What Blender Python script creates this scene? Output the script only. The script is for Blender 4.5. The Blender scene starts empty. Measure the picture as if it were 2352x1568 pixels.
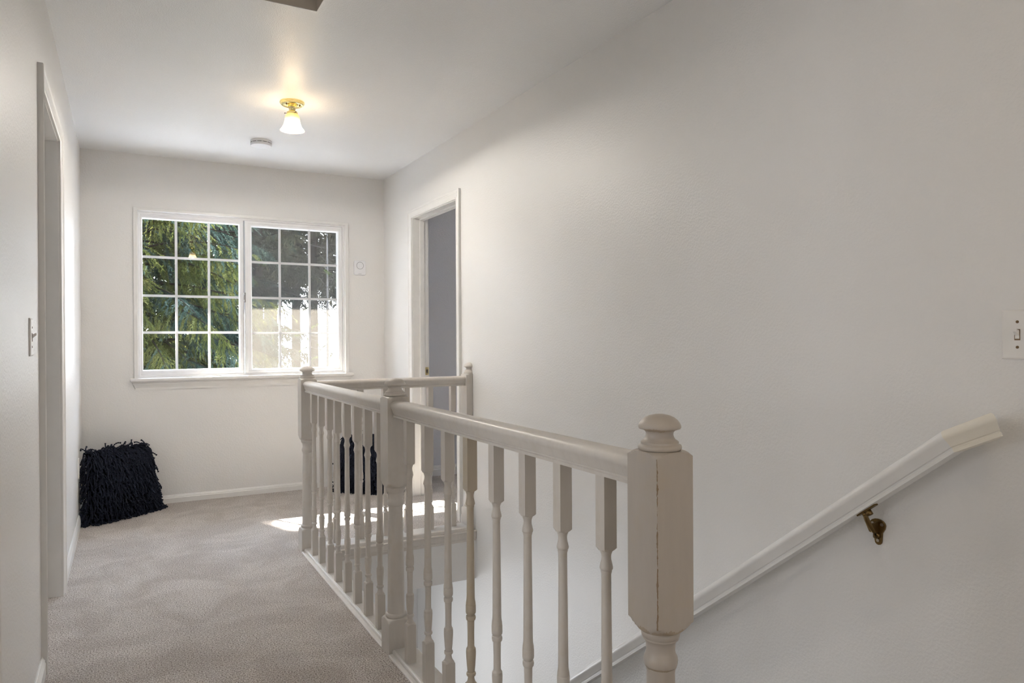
import bpy, bmesh, math, random
from mathutils import Vector, Matrix
R = math.radians
scene = bpy.context.scene
COL = scene.collection
CZ = 1.1484

# ------------------------------------------------------------------ camera
cam_d = bpy.data.cameras.new('camera')
cam = bpy.data.objects.new('camera', cam_d)
COL.objects.link(cam)
cam_d.sensor_width = 36.0
cam_d.lens = 1635.7 / 2352 * 36.0
cam_d.clip_start = 0.02
cam_d.clip_end = 500
_th, _pi, _ro = 0.498198, -0.0033695, -0.0052181
_r = Vector((math.cos(_th), -math.sin(_th), 0))
_f = Vector((math.sin(_th) * math.cos(_pi), math.cos(_th) * math.cos(_pi), math.sin(_pi)))
_u = _r.cross(_f)
_r2 = _r * math.cos(_ro) + _u * math.sin(_ro)
_u2 = -_r * math.sin(_ro) + _u * math.cos(_ro)
cam.matrix_world = Matrix((( _r2.x, _u2.x, -_f.x, 0), (_r2.y, _u2.y, -_f.y, 0), (_r2.z, _u2.z, -_f.z, CZ), (0, 0, 0, 1)))
scene.camera = cam

# ------------------------------------------------------------------ world, sun, exposure
scene.view_settings.view_transform = 'Standard'
scene.view_settings.look = 'None'
scene.view_settings.gamma = 1.0
scene.view_settings.use_curve_mapping = False
scene.view_settings.exposure = 0.55
world = bpy.data.worlds.new('sky')
scene.world = world
world.use_nodes = True
wn = world.node_tree.nodes
wl = world.node_tree.links
bg = wn['Background']
tc = wn.new('ShaderNodeTexCoord'); sp = wn.new('ShaderNodeSeparateXYZ'); cr = wn.new('ShaderNodeValToRGB')
wl.new(tc.outputs['Generated'], sp.inputs[0]); wl.new(sp.outputs['Z'], cr.inputs[0])
cr.color_ramp.elements[0].position = 0.0; cr.color_ramp.elements[0].color = (0.90, 0.94, 1.0, 1)
cr.color_ramp.elements[1].position = 0.6; cr.color_ramp.elements[1].color = (0.60, 0.76, 1.0, 1)
wl.new(cr.outputs[0], bg.inputs[0])
bg.inputs[1].default_value = 20.5

sun_d = bpy.data.lights.new('sun', 'SUN')
sun = bpy.data.objects.new('sun', sun_d)
COL.objects.link(sun)
sun_d.energy = 115.0
sun_d.angle = R(0.53)
sun_d.color = (1.0, 0.94, 0.84)
sun.location = (-6, 20, 16)
sun.rotation_euler = Vector((0.55, -1.0, -1.06)).to_track_quat('-Z', 'Y').to_euler()

def area(name, loc, size, sy, power, color, direction):
    d = bpy.data.lights.new(name, 'AREA')
    d.shape = 'RECTANGLE'; d.size = size; d.size_y = sy; d.energy = power; d.color = color
    o = bpy.data.objects.new(name, d); COL.objects.link(o)
    o.location = loc
    o.rotation_euler = Vector(direction).to_track_quat('-Z', 'Z').to_euler()
    return o
area('fill_left_room', (-2.6, 1.44, 1.45), 1.6, 1.5, 20, (0.97, 0.98, 1.0), (1, 0, -0.08))  # unseen fill lamp added to brighten faces turned left
# added unseen fill low behind the camera, then daylight at the lower hall window
area('fill_behind', (0.75, -2.28, 0.36), 2.0, 0.62, 13, (1.0, 0.97, 0.94), (0, 1, 0.22))
area('daylight_lower', (0.6, 5.15, -1.25), 1.3, 1.1, 17, (0.93, 0.96, 1.0), (0.0, -1, 0.12))
area('fill_side_room', (-2.9, 3.4, 1.4), 1.2, 1.2, 12, (0.97, 0.98, 1.0), (1, 0.05, 0))  # added fill, lifts the left door jamb
area('fill_lower_hall', (-1.7, 2.6, -1.2), 1.2, 1.0, 9, (0.97, 0.98, 1.0), (1, 0.7, 0))  # added fill, brightens the far wall of the lower hall
area('fill_bedroom', (4.0, 5.9, 1.5), 1.0, 1.0, 1.0, (0.85, 0.9, 1.0), (0, -1, -0.1))  # added unseen fill for the room past the right doorway

# ------------------------------------------------------------------ materials
def new_mat(name):
    m = bpy.data.materials.new(name); m.use_nodes = True
    nt = m.node_tree
    return m, nt, nt.nodes['Principled BSDF']

def coords(nt, scale=(1, 1, 1)):
    t = nt.nodes.new('ShaderNodeTexCoord'); mp = nt.nodes.new('ShaderNodeMapping')
    mp.inputs['Scale'].default_value = scale
    nt.links.new(t.outputs['Object'], mp.inputs[0])
    return mp.outputs[0]

def noise(nt, vec, scale, detail=2, rough=0.5, dist=0):
    n = nt.nodes.new('ShaderNodeTexNoise')
    n.inputs['Scale'].default_value = scale; n.inputs['Detail'].default_value = detail
    n.inputs['Roughness'].default_value = rough; n.inputs['Distortion'].default_value = dist
    nt.links.new(vec, n.inputs['Vector'])
    return n.outputs['Fac']

def ramp(nt, fac, stops):
    c = nt.nodes.new('ShaderNodeValToRGB')
    e = c.color_ramp.elements
    while len(e) < len(stops): e.new(0.5)
    for i, (p, col) in enumerate(stops):
        e[i].position = p; e[i].color = (*col, 1) if len(col) == 3 else col
    nt.links.new(fac, c.inputs[0])
    return c.outputs[0]

def bump(nt, h, bsdf, strength, dist):
    b = nt.nodes.new('ShaderNodeBump'); b.inputs['Strength'].default_value = strength
    b.inputs['Distance'].default_value = dist
    nt.links.new(h, b.inputs['Height']); nt.links.new(b.outputs[0], bsdf.inputs['Normal'])

def mathn(nt, op, a, b=None):
    m = nt.nodes.new('ShaderNodeMath'); m.operation = op
    for i, v in enumerate((a, b)):
        if v is None: continue
        if isinstance(v, (int, float)): m.inputs[i].default_value = v
        else: nt.links.new(v, m.inputs[i])
    return m.outputs[0]

def mixc(nt, fac, a, b, mode='MIX'):
    m = nt.nodes.new('ShaderNodeMix'); m.data_type = 'RGBA'; m.blend_type = mode
    for s, v in ((m.inputs[0], fac), (m.inputs[6], a), (m.inputs[7], b)):
        if isinstance(v, (int, float)): s.default_value = v
        elif isinstance(v, tuple): s.default_value = (*v, 1)
        else: nt.links.new(v, s)
    return m.outputs[2]

def simple(name, color, rough=0.5, metal=0.0, spec=0.5):
    m, nt, b = new_mat(name)
    n = noise(nt, coords(nt), 14, 3)
    c = ramp(nt, n, [(0.3, tuple(x * 0.96 for x in color)), (0.7, color)])
    nt.links.new(c, b.inputs['Base Color'])
    b.inputs['Roughness'].default_value = rough; b.inputs['Metallic'].default_value = metal
    b.inputs['Specular IOR Level'].default_value = spec
    return m

def wall_mat(name, color, rough=0.42, strength=0.35, scale=115, spec=0.5):
    m, nt, b = new_mat(name)
    v = coords(nt)
    big = noise(nt, v, 1.7, 3)
    c = ramp(nt, big, [(0.3, tuple(x * 0.975 for x in color)), (0.7, color)])
    nt.links.new(c, b.inputs['Base Color'])
    b.inputs['Roughness'].default_value = rough
    b.inputs['Specular IOR Level'].default_value = spec
    n1 = noise(nt, v, scale, 2, 0.5)
    h = ramp(nt, n1, [(0.38, (0, 0, 0)), (0.62, (1, 1, 1))])
    bump(nt, h, b, strength, 0.0012)
    return m

M = {}
M['wall'] = wall_mat('wall_paint', (0.80, 0.79, 0.775))
M['dim_room_wall'] = wall_mat('dimmed_wall_paint', (0.66, 0.66, 0.69), rough=0.6)  # hall wall paint greyed to carry that room's weaker light
M['ceiling'] = wall_mat('ceiling_paint', (0.90, 0.90, 0.90), rough=0.25, strength=0.4, scale=260)
M['hatch'] = wall_mat('hatch_paint', (0.66, 0.60, 0.52), rough=0.6, strength=0.1)
M['trim'] = simple('trim_paint', (0.82, 0.81, 0.79), 0.32)
M['door_paint'] = simple('door_trim_paint', (0.80, 0.785, 0.76), 0.35)
M['vinyl'] = simple('window_vinyl', (0.90, 0.90, 0.91), 0.35)
M['plastic'] = simple('white_plastic', (0.83, 0.81, 0.78), 0.35)
M['device'] = simple('device_plastic', (0.82, 0.82, 0.84), 0.4)
M['cream'] = simple('cream_paint', (0.85, 0.80, 0.70), 0.45)
M['brass'] = simple('polished_brass', (0.88, 0.76, 0.38), 0.16, 1.0)
M['aged_brass'] = simple('aged_brass', (0.20, 0.13, 0.05), 0.32, 0.9)
M['screw'] = simple('screw_metal', (0.50, 0.45, 0.38), 0.3, 0.9)
M['old_screw'] = simple('tarnished_screw', (0.16, 0.10, 0.05), 0.4, 0.7)
M['chrome'] = simple('chrome', (0.6, 0.6, 0.6), 0.2, 1.0)
M['dark'] = simple('dark_slot', (0.05, 0.045, 0.04), 0.7)
M['groove'] = simple('groove_grey', (0.33, 0.33, 0.35), 0.6)

def rail_paint(name, color, wear=0.0, edge=None):
    m, nt, b = new_mat(name)
    v = coords(nt, (1, 1, 0.18))
    g = noise(nt, v, 55, 3, 0.6)
    base = ramp(nt, g, [(0.25, tuple(x * 0.93 for x in color)), (0.75, color)])
    v2 = coords(nt)
    st = noise(nt, v2, 9, 4, 0.7)
    sm = ramp(nt, st, [(0.52, (0, 0, 0)), (0.75, (1, 1, 1))])
    f = mathn(nt, 'MULTIPLY', sm, wear)
    c = mixc(nt, f, base, (0.50, 0.40, 0.24))
    if edge:
        s = nt.nodes.new('ShaderNodeSeparateXYZ'); nt.links.new(v2, s.inputs[0])
        hx = mathn(nt, 'ABSOLUTE', mathn(nt, 'ADD', s.outputs[0], edge))
        hy = mathn(nt, 'ABSOLUTE', mathn(nt, 'ADD', s.outputs[1], edge))
        d = mathn(nt, 'ADD', hx, hy)
        nn = noise(nt, coords(nt, (1, 1, 0.5)), 60, 3, 0.8)
        th = mathn(nt, 'MULTIPLY', mathn(nt, 'SUBTRACT', nn, 0.43), 0.014)
        hit = mathn(nt, 'LESS_THAN', d, th)
        zr = mathn(nt, 'GREATER_THAN', s.outputs[2], 0.60)
        hit = mathn(nt, 'MULTIPLY', hit, zr)
        c = mixc(nt, mathn(nt, 'MULTIPLY', hit, 0.8), c, (0.22, 0.13, 0.05))
        # grime worked into the turned crevices
        for z0, hw in ((0.611, 0.006), (0.9615 + 0.017, 0.003), (0.538, 0.003)):
            dz = mathn(nt, 'ABSOLUTE', mathn(nt, 'SUBTRACT', s.outputs[2], z0))
            k = mathn(nt, 'LESS_THAN', dz, mathn(nt, 'MULTIPLY', mathn(nt, 'SUBTRACT', nn, 0.3), hw * 4))
            c = mixc(nt, mathn(nt, 'MULTIPLY', k, 0.45), c, (0.30, 0.20, 0.09))
    nt.links.new(c, b.inputs['Base Color'])
    b.inputs['Roughness'].default_value = 0.38
    bump(nt, g, b, 0.08, 0.0006)
    return m
M['rail'] = rail_paint('aged_rail_paint', (0.67, 0.63, 0.58), 0.18)
M['baluster'] = rail_paint('aged_baluster_paint', (0.65, 0.605, 0.55), 0.35)
M['worn_baluster'] = rail_paint('yellowed_baluster_paint', (0.52, 0.45, 0.35), 0.8)
M['base_paint'] = rail_paint('base_rail_paint', (0.77, 0.74, 0.70), 0.2)
M['newel'] = rail_paint('aged_newel_paint', (0.67, 0.63, 0.58), 0.25)
M['worn_dim_newel'] = rail_paint('worn_dim_newel_paint', (0.50, 0.45, 0.395), 0.3, 0.0425)  # base darkened for the dim near end, over real brown edge wear

def carpet_mat():
    m, nt, b = new_mat('carpet')
    v = coords(nt)
    n1 = noise(nt, v, 190, 2, 0.65)
    n2 = noise(nt, v, 420, 2, 0.6)
    f = mathn(nt, 'ADD', mathn(nt, 'MULTIPLY', n1, 0.6), mathn(nt, 'MULTIPLY', n2, 0.4))
    c = ramp(nt, f, [(0.40, (0.16, 0.12, 0.095)), (0.455, (0.42, 0.36, 0.31)), (0.51, (0.74, 0.68, 0.63)), (0.59, (0.92, 0.87, 0.83))])
    big = noise(nt, v, 3.2, 4, 0.6, 0.8)
    t = ramp(nt, big, [(0.40, (0.80, 0.785, 0.77)), (0.62, (1.0, 1.0, 1.0))])
    c2 = mixc(nt, 1.0, c, t, 'MULTIPLY')
    nt.links.new(c2, b.inputs['Base Color'])
    b.inputs['Roughness'].default_value = 0.95
    b.inputs['Specular IOR Level'].default_value = 0.1
    b.inputs['Sheen Weight'].default_value = 0.25
    bump(nt, f, b, 0.9, 0.012)
    return m
M['carpet'] = carpet_mat()

def glass_mat(name='window_glass'):
    m = bpy.data.materials.new(name); m.use_nodes = True
    nt = m.node_tree; nt.nodes.clear()
    o = nt.nodes.new('ShaderNodeOutputMaterial'); mx = nt.nodes.new('ShaderNodeMixShader')
    t = nt.nodes.new('ShaderNodeBsdfTransparent'); g = nt.nodes.new('ShaderNodeBsdfGlossy')
    g.inputs['Roughness'].default_value = 0.0
    t.inputs[0].default_value = (0.985, 0.985, 0.985, 1)
    lw = nt.nodes.new('ShaderNodeLayerWeight'); lw.inputs[0].default_value = 0.5
    fr = mathn(nt, 'ADD', mathn(nt, 'MULTIPLY', mathn(nt, 'POWER', lw.outputs['Facing'], 5.0), 0.9), 0.025)
    nt.links.new(fr, mx.inputs[0]); nt.links.new(t.outputs[0], mx.inputs[1]); nt.links.new(g.outputs[0], mx.inputs[2])
    nt.links.new(mx.outputs[0], o.inputs[0])
    return m
M['glass'] = glass_mat()

def screen_mat():
    m = bpy.data.materials.new('insect_screen'); m.use_nodes = True
    nt = m.node_tree; nt.nodes.clear()
    o = nt.nodes.new('ShaderNodeOutputMaterial'); mx = nt.nodes.new('ShaderNodeMixShader'); m2 = nt.nodes.new('ShaderNodeMixShader')
    t = nt.nodes.new('ShaderNodeBsdfTransparent'); d = nt.nodes.new('ShaderNodeBsdfDiffuse'); tr = nt.nodes.new('ShaderNodeBsdfTranslucent')
    d.inputs[0].default_value = (0.014, 0.013, 0.012, 1); tr.inputs[0].default_value = (0.095, 0.089, 0.080, 1)
    v = coords(nt)
    n = noise(nt, v, 6, 3)
    w = ramp(nt, n, [(0.3, (0.24, 0.24, 0.24)), (0.7, (0.34, 0.34, 0.34))])
    nt.links.new(w, mx.inputs[0]); nt.links.new(t.outputs[0], mx.inputs[1]); nt.links.new(m2.outputs[0], mx.inputs[2])
    m2.inputs[0].default_value = 0.5
    nt.links.new(d.outputs[0], m2.inputs[1]); nt.links.new(tr.outputs[0], m2.inputs[2])
    nt.links.new(mx.outputs[0], o.inputs[0])
    return m
M['screen'] = screen_mat()

def shade_mat():
    # lit frosted glass bell: it glows white round the bulb and amber at the neck
    m, nt, b = new_mat('frosted_glass_shade')
    s = nt.nodes.new('ShaderNodeSeparateXYZ'); nt.links.new(coords(nt), s.inputs[0])
    f = mathn(nt, 'MULTIPLY', mathn(nt, 'ADD', s.outputs[2], 0.155), 1 / 0.10)   # 0 at the rim, 1 at the neck
    c = ramp(nt, f, [(0.0, (1.0, 0.80, 0.52)), (0.30, (1.0, 0.86, 0.60)), (0.62, (1.0, 0.72, 0.30)), (1.0, (0.95, 0.50, 0.06))])
    e = ramp(nt, f, [(0.0, (0.30, 0.30, 0.30)), (0.16, (1, 1, 1)), (0.36, (0.7, 0.7, 0.7)), (0.55, (0.16, 0.16, 0.16)), (0.72, (0.06, 0.06, 0.06)), (1.0, (0.04, 0.04, 0.04))])
    b.inputs['Base Color'].default_value = (0.5, 0.38, 0.22, 1)
    b.inputs['Roughness'].default_value = 0.3
    nt.links.new(c, b.inputs['Emission Color'])
    nt.links.new(mathn(nt, 'MULTIPLY', e, 14.0), b.inputs['Emission Strength'])
    mx = nt.nodes.new('ShaderNodeMixShader'); t = nt.nodes.new('ShaderNodeBsdfTransparent'); t.inputs[0].default_value = (1.0, 0.84, 0.66, 1)
    mx.inputs[0].default_value = 0.12
    out = [q for q in nt.nodes if q.type == 'OUTPUT_MATERIAL'][0]
    nt.links.new(b.outputs[0], mx.inputs[1]); nt.links.new(t.outputs[0], mx.inputs[2]); nt.links.new(mx.outputs[0], out.inputs[0])
    return m
M['shade'] = shade_mat()
def emit(name, col, s):
    m, nt, b = new_mat(name)
    b.inputs['Base Color'].default_value = (*col, 1)
    b.inputs['Emission Color'].default_value = (*col, 1); b.inputs['Emission Strength'].default_value = s
    return m
M['bulb'] = emit('lit_bulb', (1.0, 0.82, 0.55), 25.0)

def foliage_mat(name, stops, scale, trans=0.5):
    m = bpy.data.materials.new(name); m.use_nodes = True
    nt = m.node_tree; nt.nodes.clear()
    o = nt.nodes.new('ShaderNodeOutputMaterial'); mx = nt.nodes.new('ShaderNodeMixShader')
    d = nt.nodes.new('ShaderNodeBsdfDiffuse'); tr = nt.nodes.new('ShaderNodeBsdfTranslucent')
    n = noise(nt, coords(nt), scale, 4, 0.65)
    c = ramp(nt, n, stops)
    nt.links.new(c, d.inputs[0]); nt.links.new(c, tr.inputs[0])
    mx.inputs[0].default_value = trans
    nt.links.new(d.outputs[0], mx.inputs[1]); nt.links.new(tr.outputs[0], mx.inputs[2]); nt.links.new(mx.outputs[0], o.inputs[0])
    return m
M['moss'] = foliage_mat('mossy_sprays', [(0.3, (0.014, 0.018, 0.006)), (0.5, (0.040, 0.046, 0.013)), (0.7, (0.095, 0.095, 0.034))], 2.6)
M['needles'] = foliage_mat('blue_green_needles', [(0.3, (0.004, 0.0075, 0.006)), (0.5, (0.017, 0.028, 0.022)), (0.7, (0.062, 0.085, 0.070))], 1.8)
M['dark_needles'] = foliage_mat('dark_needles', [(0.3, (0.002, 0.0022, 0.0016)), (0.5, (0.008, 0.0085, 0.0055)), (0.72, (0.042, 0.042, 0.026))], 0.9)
M['bright_leaf'] = foliage_mat('bright_leaves', [(0.3, (0.02, 0.035, 0.004)), (0.7, (0.07, 0.10, 0.012))], 3.0)
M['bark'] = simple('bark', (0.009, 0.007, 0.006), 0.95, spec=0.0)
M['pale_bark'] = simple('pale_bark', (0.06, 0.056, 0.052), 0.9, spec=0.0)
M['forest_duff'] = foliage_mat('forest_duff', [(0.3, (0.20, 0.185, 0.15)), (0.7, (0.36, 0.34, 0.29))], 0.8, 0.0)  # neutral brown duff and gravel, kept from tinting the ceiling green
M['bounce_pale'] = simple('pale_bounce_ground', (0.38, 0.38, 0.38), 0.9)
M['siding'] = simple('siding', (0.5, 0.5, 0.48), 0.7)
M['black_yarn'] = simple('navy_black_yarn', (0.013, 0.017, 0.032), 0.8, spec=0.2)
M['pillow_core'] = simple('black_cushion_cloth', (0.004, 0.005, 0.008), 0.9, spec=0.1)

# ------------------------------------------------------------------ mesh helpers
class MB:
    def __init__(s): s.v = []; s.f = []; s.sm = []
    def add(s, vs, fs, smooth=False):
        o = len(s.v); s.v += [tuple(v) for v in vs]
        s.f += [tuple(i + o for i in f) for f in fs]; s.sm += [smooth] * len(fs)
        return s
    def box(s, x0, x1, y0, y1, z0, z1):
        vs = [(x0, y0, z0), (x1, y0, z0), (x1, y1, z0), (x0, y1, z0), (x0, y0, z1), (x1, y0, z1), (x1, y1, z1), (x0, y1, z1)]
        return s.add(vs, [(0, 3, 2, 1), (4, 5, 6, 7), (0, 1, 5, 4), (1, 2, 6, 5), (2, 3, 7, 6), (3, 0, 4, 7)])
    def rings(s, rs, smooth=True, caps=True, closed=True):
        n = len(rs[0]); vs = [p for r in rs for p in r]; fs = []
        for i in range(len(rs) - 1):
            for j in range(n if closed else n - 1):
                k = (j + 1) % n
                fs.append((i * n + j, i * n + k, (i + 1) * n + k, (i + 1) * n + j))
        o = len(s.v); s.add(vs, fs, smooth)
        if caps:
            s.f.append(tuple(o + j for j in reversed(range(n)))); s.sm.append(False)
            s.f.append(tuple(o + (len(rs) - 1) * n + j for j in range(n))); s.sm.append(False)
        return s
    def lathe(s, prof, c=(0, 0), n=32, z0=0.0, smooth=True):
        rs = [[(c[0] + r * math.cos(2 * math.pi * j / n), c[1] + r * math.sin(2 * math.pi * j / n), z + z0) for j in range(n)] for r, z in prof]
        return s.rings(rs, smooth)
    def tube(s, pts, r, n=8, smooth=True):
        rs = []
        for i, p in enumerate(pts):
            p = Vector(p); a = Vector(pts[max(0, i - 1)]); b = Vector(pts[min(len(pts) - 1, i + 1)])
            t = (b - a).normalized(); u = t.orthogonal().normalized(); w = t.cross(u)
            rr = r[i] if isinstance(r, (list, tuple)) else r
            rs.append([tuple(p + u * rr * math.cos(2 * math.pi * j / n) + w * rr * math.sin(2 * math.pi * j / n)) for j in range(n)])
        return s.rings(rs, smooth)
    def build(s, name, mat, parent=None, origin=None, kind=None, label=None, cat=None, group=None, bev=0, autosm=None):
        org = Vector(origin) if origin is not None else (Vector(parent['_o']) if parent is not None else Vector((0, 0, 0)))
        me = bpy.data.meshes.new(name)
        me.from_pydata([tuple(Vector(v) - org) for v in s.v], [], s.f)
        me.polygons.foreach_set('use_smooth', s.sm)
        me.materials.append(mat if not isinstance(mat, str) else M[mat])
        bm = bmesh.new(); bm.from_mesh(me); bmesh.ops.recalc_face_normals(bm, faces=bm.faces); bm.to_mesh(me); bm.free()
        me.update()
        o = bpy.data.objects.new(name, me); COL.objects.link(o)
        if parent is not None:
            o.parent = parent; o.location = org - Vector(parent['_o'])
        else: o.location = org
        o['_o'] = tuple(org)
        if kind: o['kind'] = kind
        if label: o['label'] = label
        if cat: o['category'] = cat
        if group: o['group'] = group
        if bev:
            b = o.modifiers.new('bevel', 'BEVEL'); b.width = bev; b.segments = 2; b.limit_method = 'ANGLE'; b.angle_limit = R(40)
        if autosm:
            me.set_sharp_from_angle(angle=R(autosm))
        return o

def empty(name, loc, label=None, cat=None, group=None, kind=None):
    o = bpy.data.objects.new(name, None); COL.objects.link(o)
    o.location = loc; o['_o'] = tuple(loc); o.empty_display_size = 0.1
    if label: o['label'] = label
    if cat: o['category'] = cat
    if group: o['group'] = group
    if kind: o['kind'] = kind
    return o

XL, XR, YW, ZC = -0.258, 1.86, 5.596, 2.448

def wall_x(name, x0, x1, y0, y1, z0, z1, holes, mat='wall'):
    """wall of constant x, holes = (ya, yb, za, zb) sorted by y"""
    m = MB(); y = y0
    for ya, yb, za, zb in holes:
        m.box(x0, x1, y, ya, z0, z1)
        if za > z0: m.box(x0, x1, ya, yb, z0, za)
        m.box(x0, x1, ya, yb, zb, z1); y = yb
    m.box(x0, x1, y, y1, z0, z1)
    return m.build(name, mat, kind='structure')
def wall_y(name, y0, y1, x0, x1, z0, z1, holes, mat='wall'):
    m = MB(); x = x0
    for xa, xb, za, zb in holes:
        m.box(x, xa, y0, y1, z0, z1)
        if za > z0: m.box(xa, xb, y0, y1, z0, za)
        m.box(xa, xb, y0, y1, zb, z1); x = xb
    m.box(x, x1, y0, y1, z0, z1)
    return m.build(name, mat, kind='structure')

# ------------------------------------------------------------------ shell
D1 = (2.985, 3.79, 2.045)      # left doorway  y0, y1, head
D2 = (4.145, 4.935, 2.035)     # right doorway
D3 = (1.05, 1.83, 2.045)       # left doorway beside the camera
DJ = 0.02
wall_x('wall_left', XL - 0.115, XL, -2.3, YW, 0, ZC, [(D3[0] - DJ, D3[1] + DJ, 0, D3[2] + DJ), (D1[0] - DJ, D1[1] + DJ, 0, D1[2] + DJ)])
wall_x('wall_right', XR, XR + 0.115, -2.3, YW, -0.3, ZC, [(D2[0] - DJ, D2[1] + DJ, -0.031, D2[2] + DJ)])
WX0, WX1, WZ0, WZ1 = 0.080, 1.540, 0.888, 2.060
wall_y('wall_window', YW, YW + 0.15, -3.2, 5.2, -2.75, 2.62, [(WX0, WX1, WZ0, WZ1), (3.5, 4.5, 0.9, 2.0)])
wall_y('wall_behind', -2.42, -2.3, -0.5, 2.2, 0, ZC, [])
# ceiling with the attic recess
HX0, HX1, HY0, HY1 = 0.10, 0.676, 2.20, 2.845
m = MB()
m.box(-3.2, HX0, -2.42, 5.6, ZC, ZC + 0.002); m.box(HX1, 5.2, -2.42, 5.6, ZC, ZC + 0.002)
m.box(HX0, HX1, -2.42, HY0, ZC, ZC + 0.002); m.box(HX0, HX1, HY1, 5.6, ZC, ZC + 0.002)
m.build('ceiling', 'ceiling', kind='structure')
m = MB()
m.box(HX0 - 0.03, HX1 + 0.03, HY1, HY1 + 0.03, ZC + 0.0025, ZC + 0.42); m.box(HX0 - 0.03, HX1 + 0.03, HY0 - 0.03, HY0, ZC + 0.0025, ZC + 0.42)
m.box(HX0 - 0.03, HX0, HY0, HY1, ZC + 0.0025, ZC + 0.42); m.box(HX1, HX1 + 0.03, HY0, HY1, ZC + 0.0025, ZC + 0.42)
m.box(HX0, HX1, HY0, HY1, ZC + 0.40, ZC + 0.42)
m.build('trim_1', 'hatch', kind='structure', label='beige boxed recess in the ceiling')
# floor: carpet surface over the floor structure, open over the stairs
SX0, SY0, SY1 = 0.92, 1.00, 3.893
m = MB()
m.box(-3.2, SX0 - 0.02, -2.42, YW, -0.03, 0); m.box(SX0 - 0.02, XR, SY1 + 0.03, YW, -0.03, 0); m.box(SX0 - 0.02, XR, -2.42, SY0, -0.03, 0)
m.box(XR + 0.115, 5.2, 2.2, YW, -0.03, 0); m.box(XR, XR + 0.115, D2[0] - DJ, D2[1] + DJ, -0.03, 0)
m.build('floor', 'carpet', kind='structure')
m = MB()
m.box(-3.2, SX0, -2.42, YW, -0.297, -0.031); m.box(SX0, XR, SY1, YW, -0.297, -0.031); m.box(SX0, XR, -2.42, SY0 - 0.03, -0.297, -0.031)
m.box(XR + 0.116, 5.2, 2.2, YW, -0.297, -0.031)
m.build('wall_header', 'wall', kind='structure')
MB().box(-3.6, 5.6, -2.8, 5.7, ZC + 0.45, ZC + 0.5).build('roof', 'siding', kind='structure')
# side rooms behind the doorways
m = MB(); m.box(-3.2, -3.1, -0.2, YW, 0, ZC); m.box(-3.2, XL - 0.115, -0.2, -0.1, 0, ZC); m.box(-3.2, XL - 0.115, 2.2, 2.3, 0, ZC)
m.build('wall_room_left', 'wall', kind='structure')
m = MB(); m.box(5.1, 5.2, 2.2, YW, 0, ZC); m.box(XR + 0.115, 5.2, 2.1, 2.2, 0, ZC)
m.build('wall_room_right', 'dim_room_wall', kind='structure')
MB().box(XR + 0.116, 3.45, YW - 0.012, YW - 0.001, 0, ZC).build('wall_room_far', 'dim_room_wall', kind='structure')
# lower storey
m = MB()
m.box(XR, XR + 0.115, 0.5, 4.88, -2.75, -0.3)
m.build('wall_lower_right', 'wall', kind='structure')
wall_y('wall_lower_far', 4.886, 5.0, -2.0, XR + 0.115, -2.75, -0.298, [(0.0, 1.25, -1.9, -0.72)])
m = MB(); m.box(-2.1, -2.0, 4.9, YW, -2.75, -0.298); m.box(1.98, 2.08, 4.9, YW, -2.75, -0.298); m.box(-2.1, 2.08, 5.0, YW, -2.80, -2.75); m.box(0.80, 0.919, 0.5, 3.2, -2.75, -0.298); m.box(-2.0, -1.9, 0.5, 4.88, -2.75, -0.298); m.box(-2.0, XR, 0.4, 0.5, -2.75, -0.298)  # boxes outside the lower window are added to seal off sky light
m.build('wall_lower_left', 'wall', kind='structure')
MB().box(-2.0, XR + 0.1, 0.4, 5.0, -2.8, -2.75).build('floor_lower', 'carpet', kind='structure')

# carpeted stairs
m = MB(); rise, run = 2.75 / 14, 0.2535
for i in range(1, 14):
    y = SY0 + 0.02 + (i - 1) * run; z = -i * rise
    m.box(SX0 + 0.002, XR - 0.002, y - 0.02, y + run, z - 0.2, z)
m.build('staircase', 'carpet', label='beige carpeted stairs going down between the balustrade and the right wall', cat='stairs')

# skirting boards
BB = [(0, 0), (0.013, 0), (0.013, 0.62), (0.010, 0.70), (0.011, 0.78), (0.007, 0.88), (0.006, 0.95), (0.003, 1.0), (0, 1.0)]
def baseboard(name, p0, p1, nrm, h, parent=None):
    m = MB(); rs = []
    for p in (p0, p1):
        rs.append([(p[0] + nrm[0] * t, p[1] + nrm[1] * t, z * h) for t, z in BB])
    m.rings(rs, smooth=False)
    return m.build(name, 'trim', parent, kind='structure')
baseboard('baseboard_left', (XL, 3.852), (XL, YW), (1, 0), 0.072)
baseboard('baseboard_left_near', (XL, 1.892), (XL, 2.921), (1, 0), 0.066)
baseboard('baseboard_window', (XL + 0.013, YW), (XR - 0.013, YW), (0, -1), 0.055)
baseboard('baseboard_right', (XR, 5.0), (XR, YW), (-1, 0), 0.06)
baseboard('baseboard_right_near', (XR, 4.006), (XR, 4.083), (-1, 0), 0.06)
baseboard('baseboard_room', (XR + 0.13, YW - 0.012), (3.4, YW - 0.012), (0, -1), 0.085)

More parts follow.
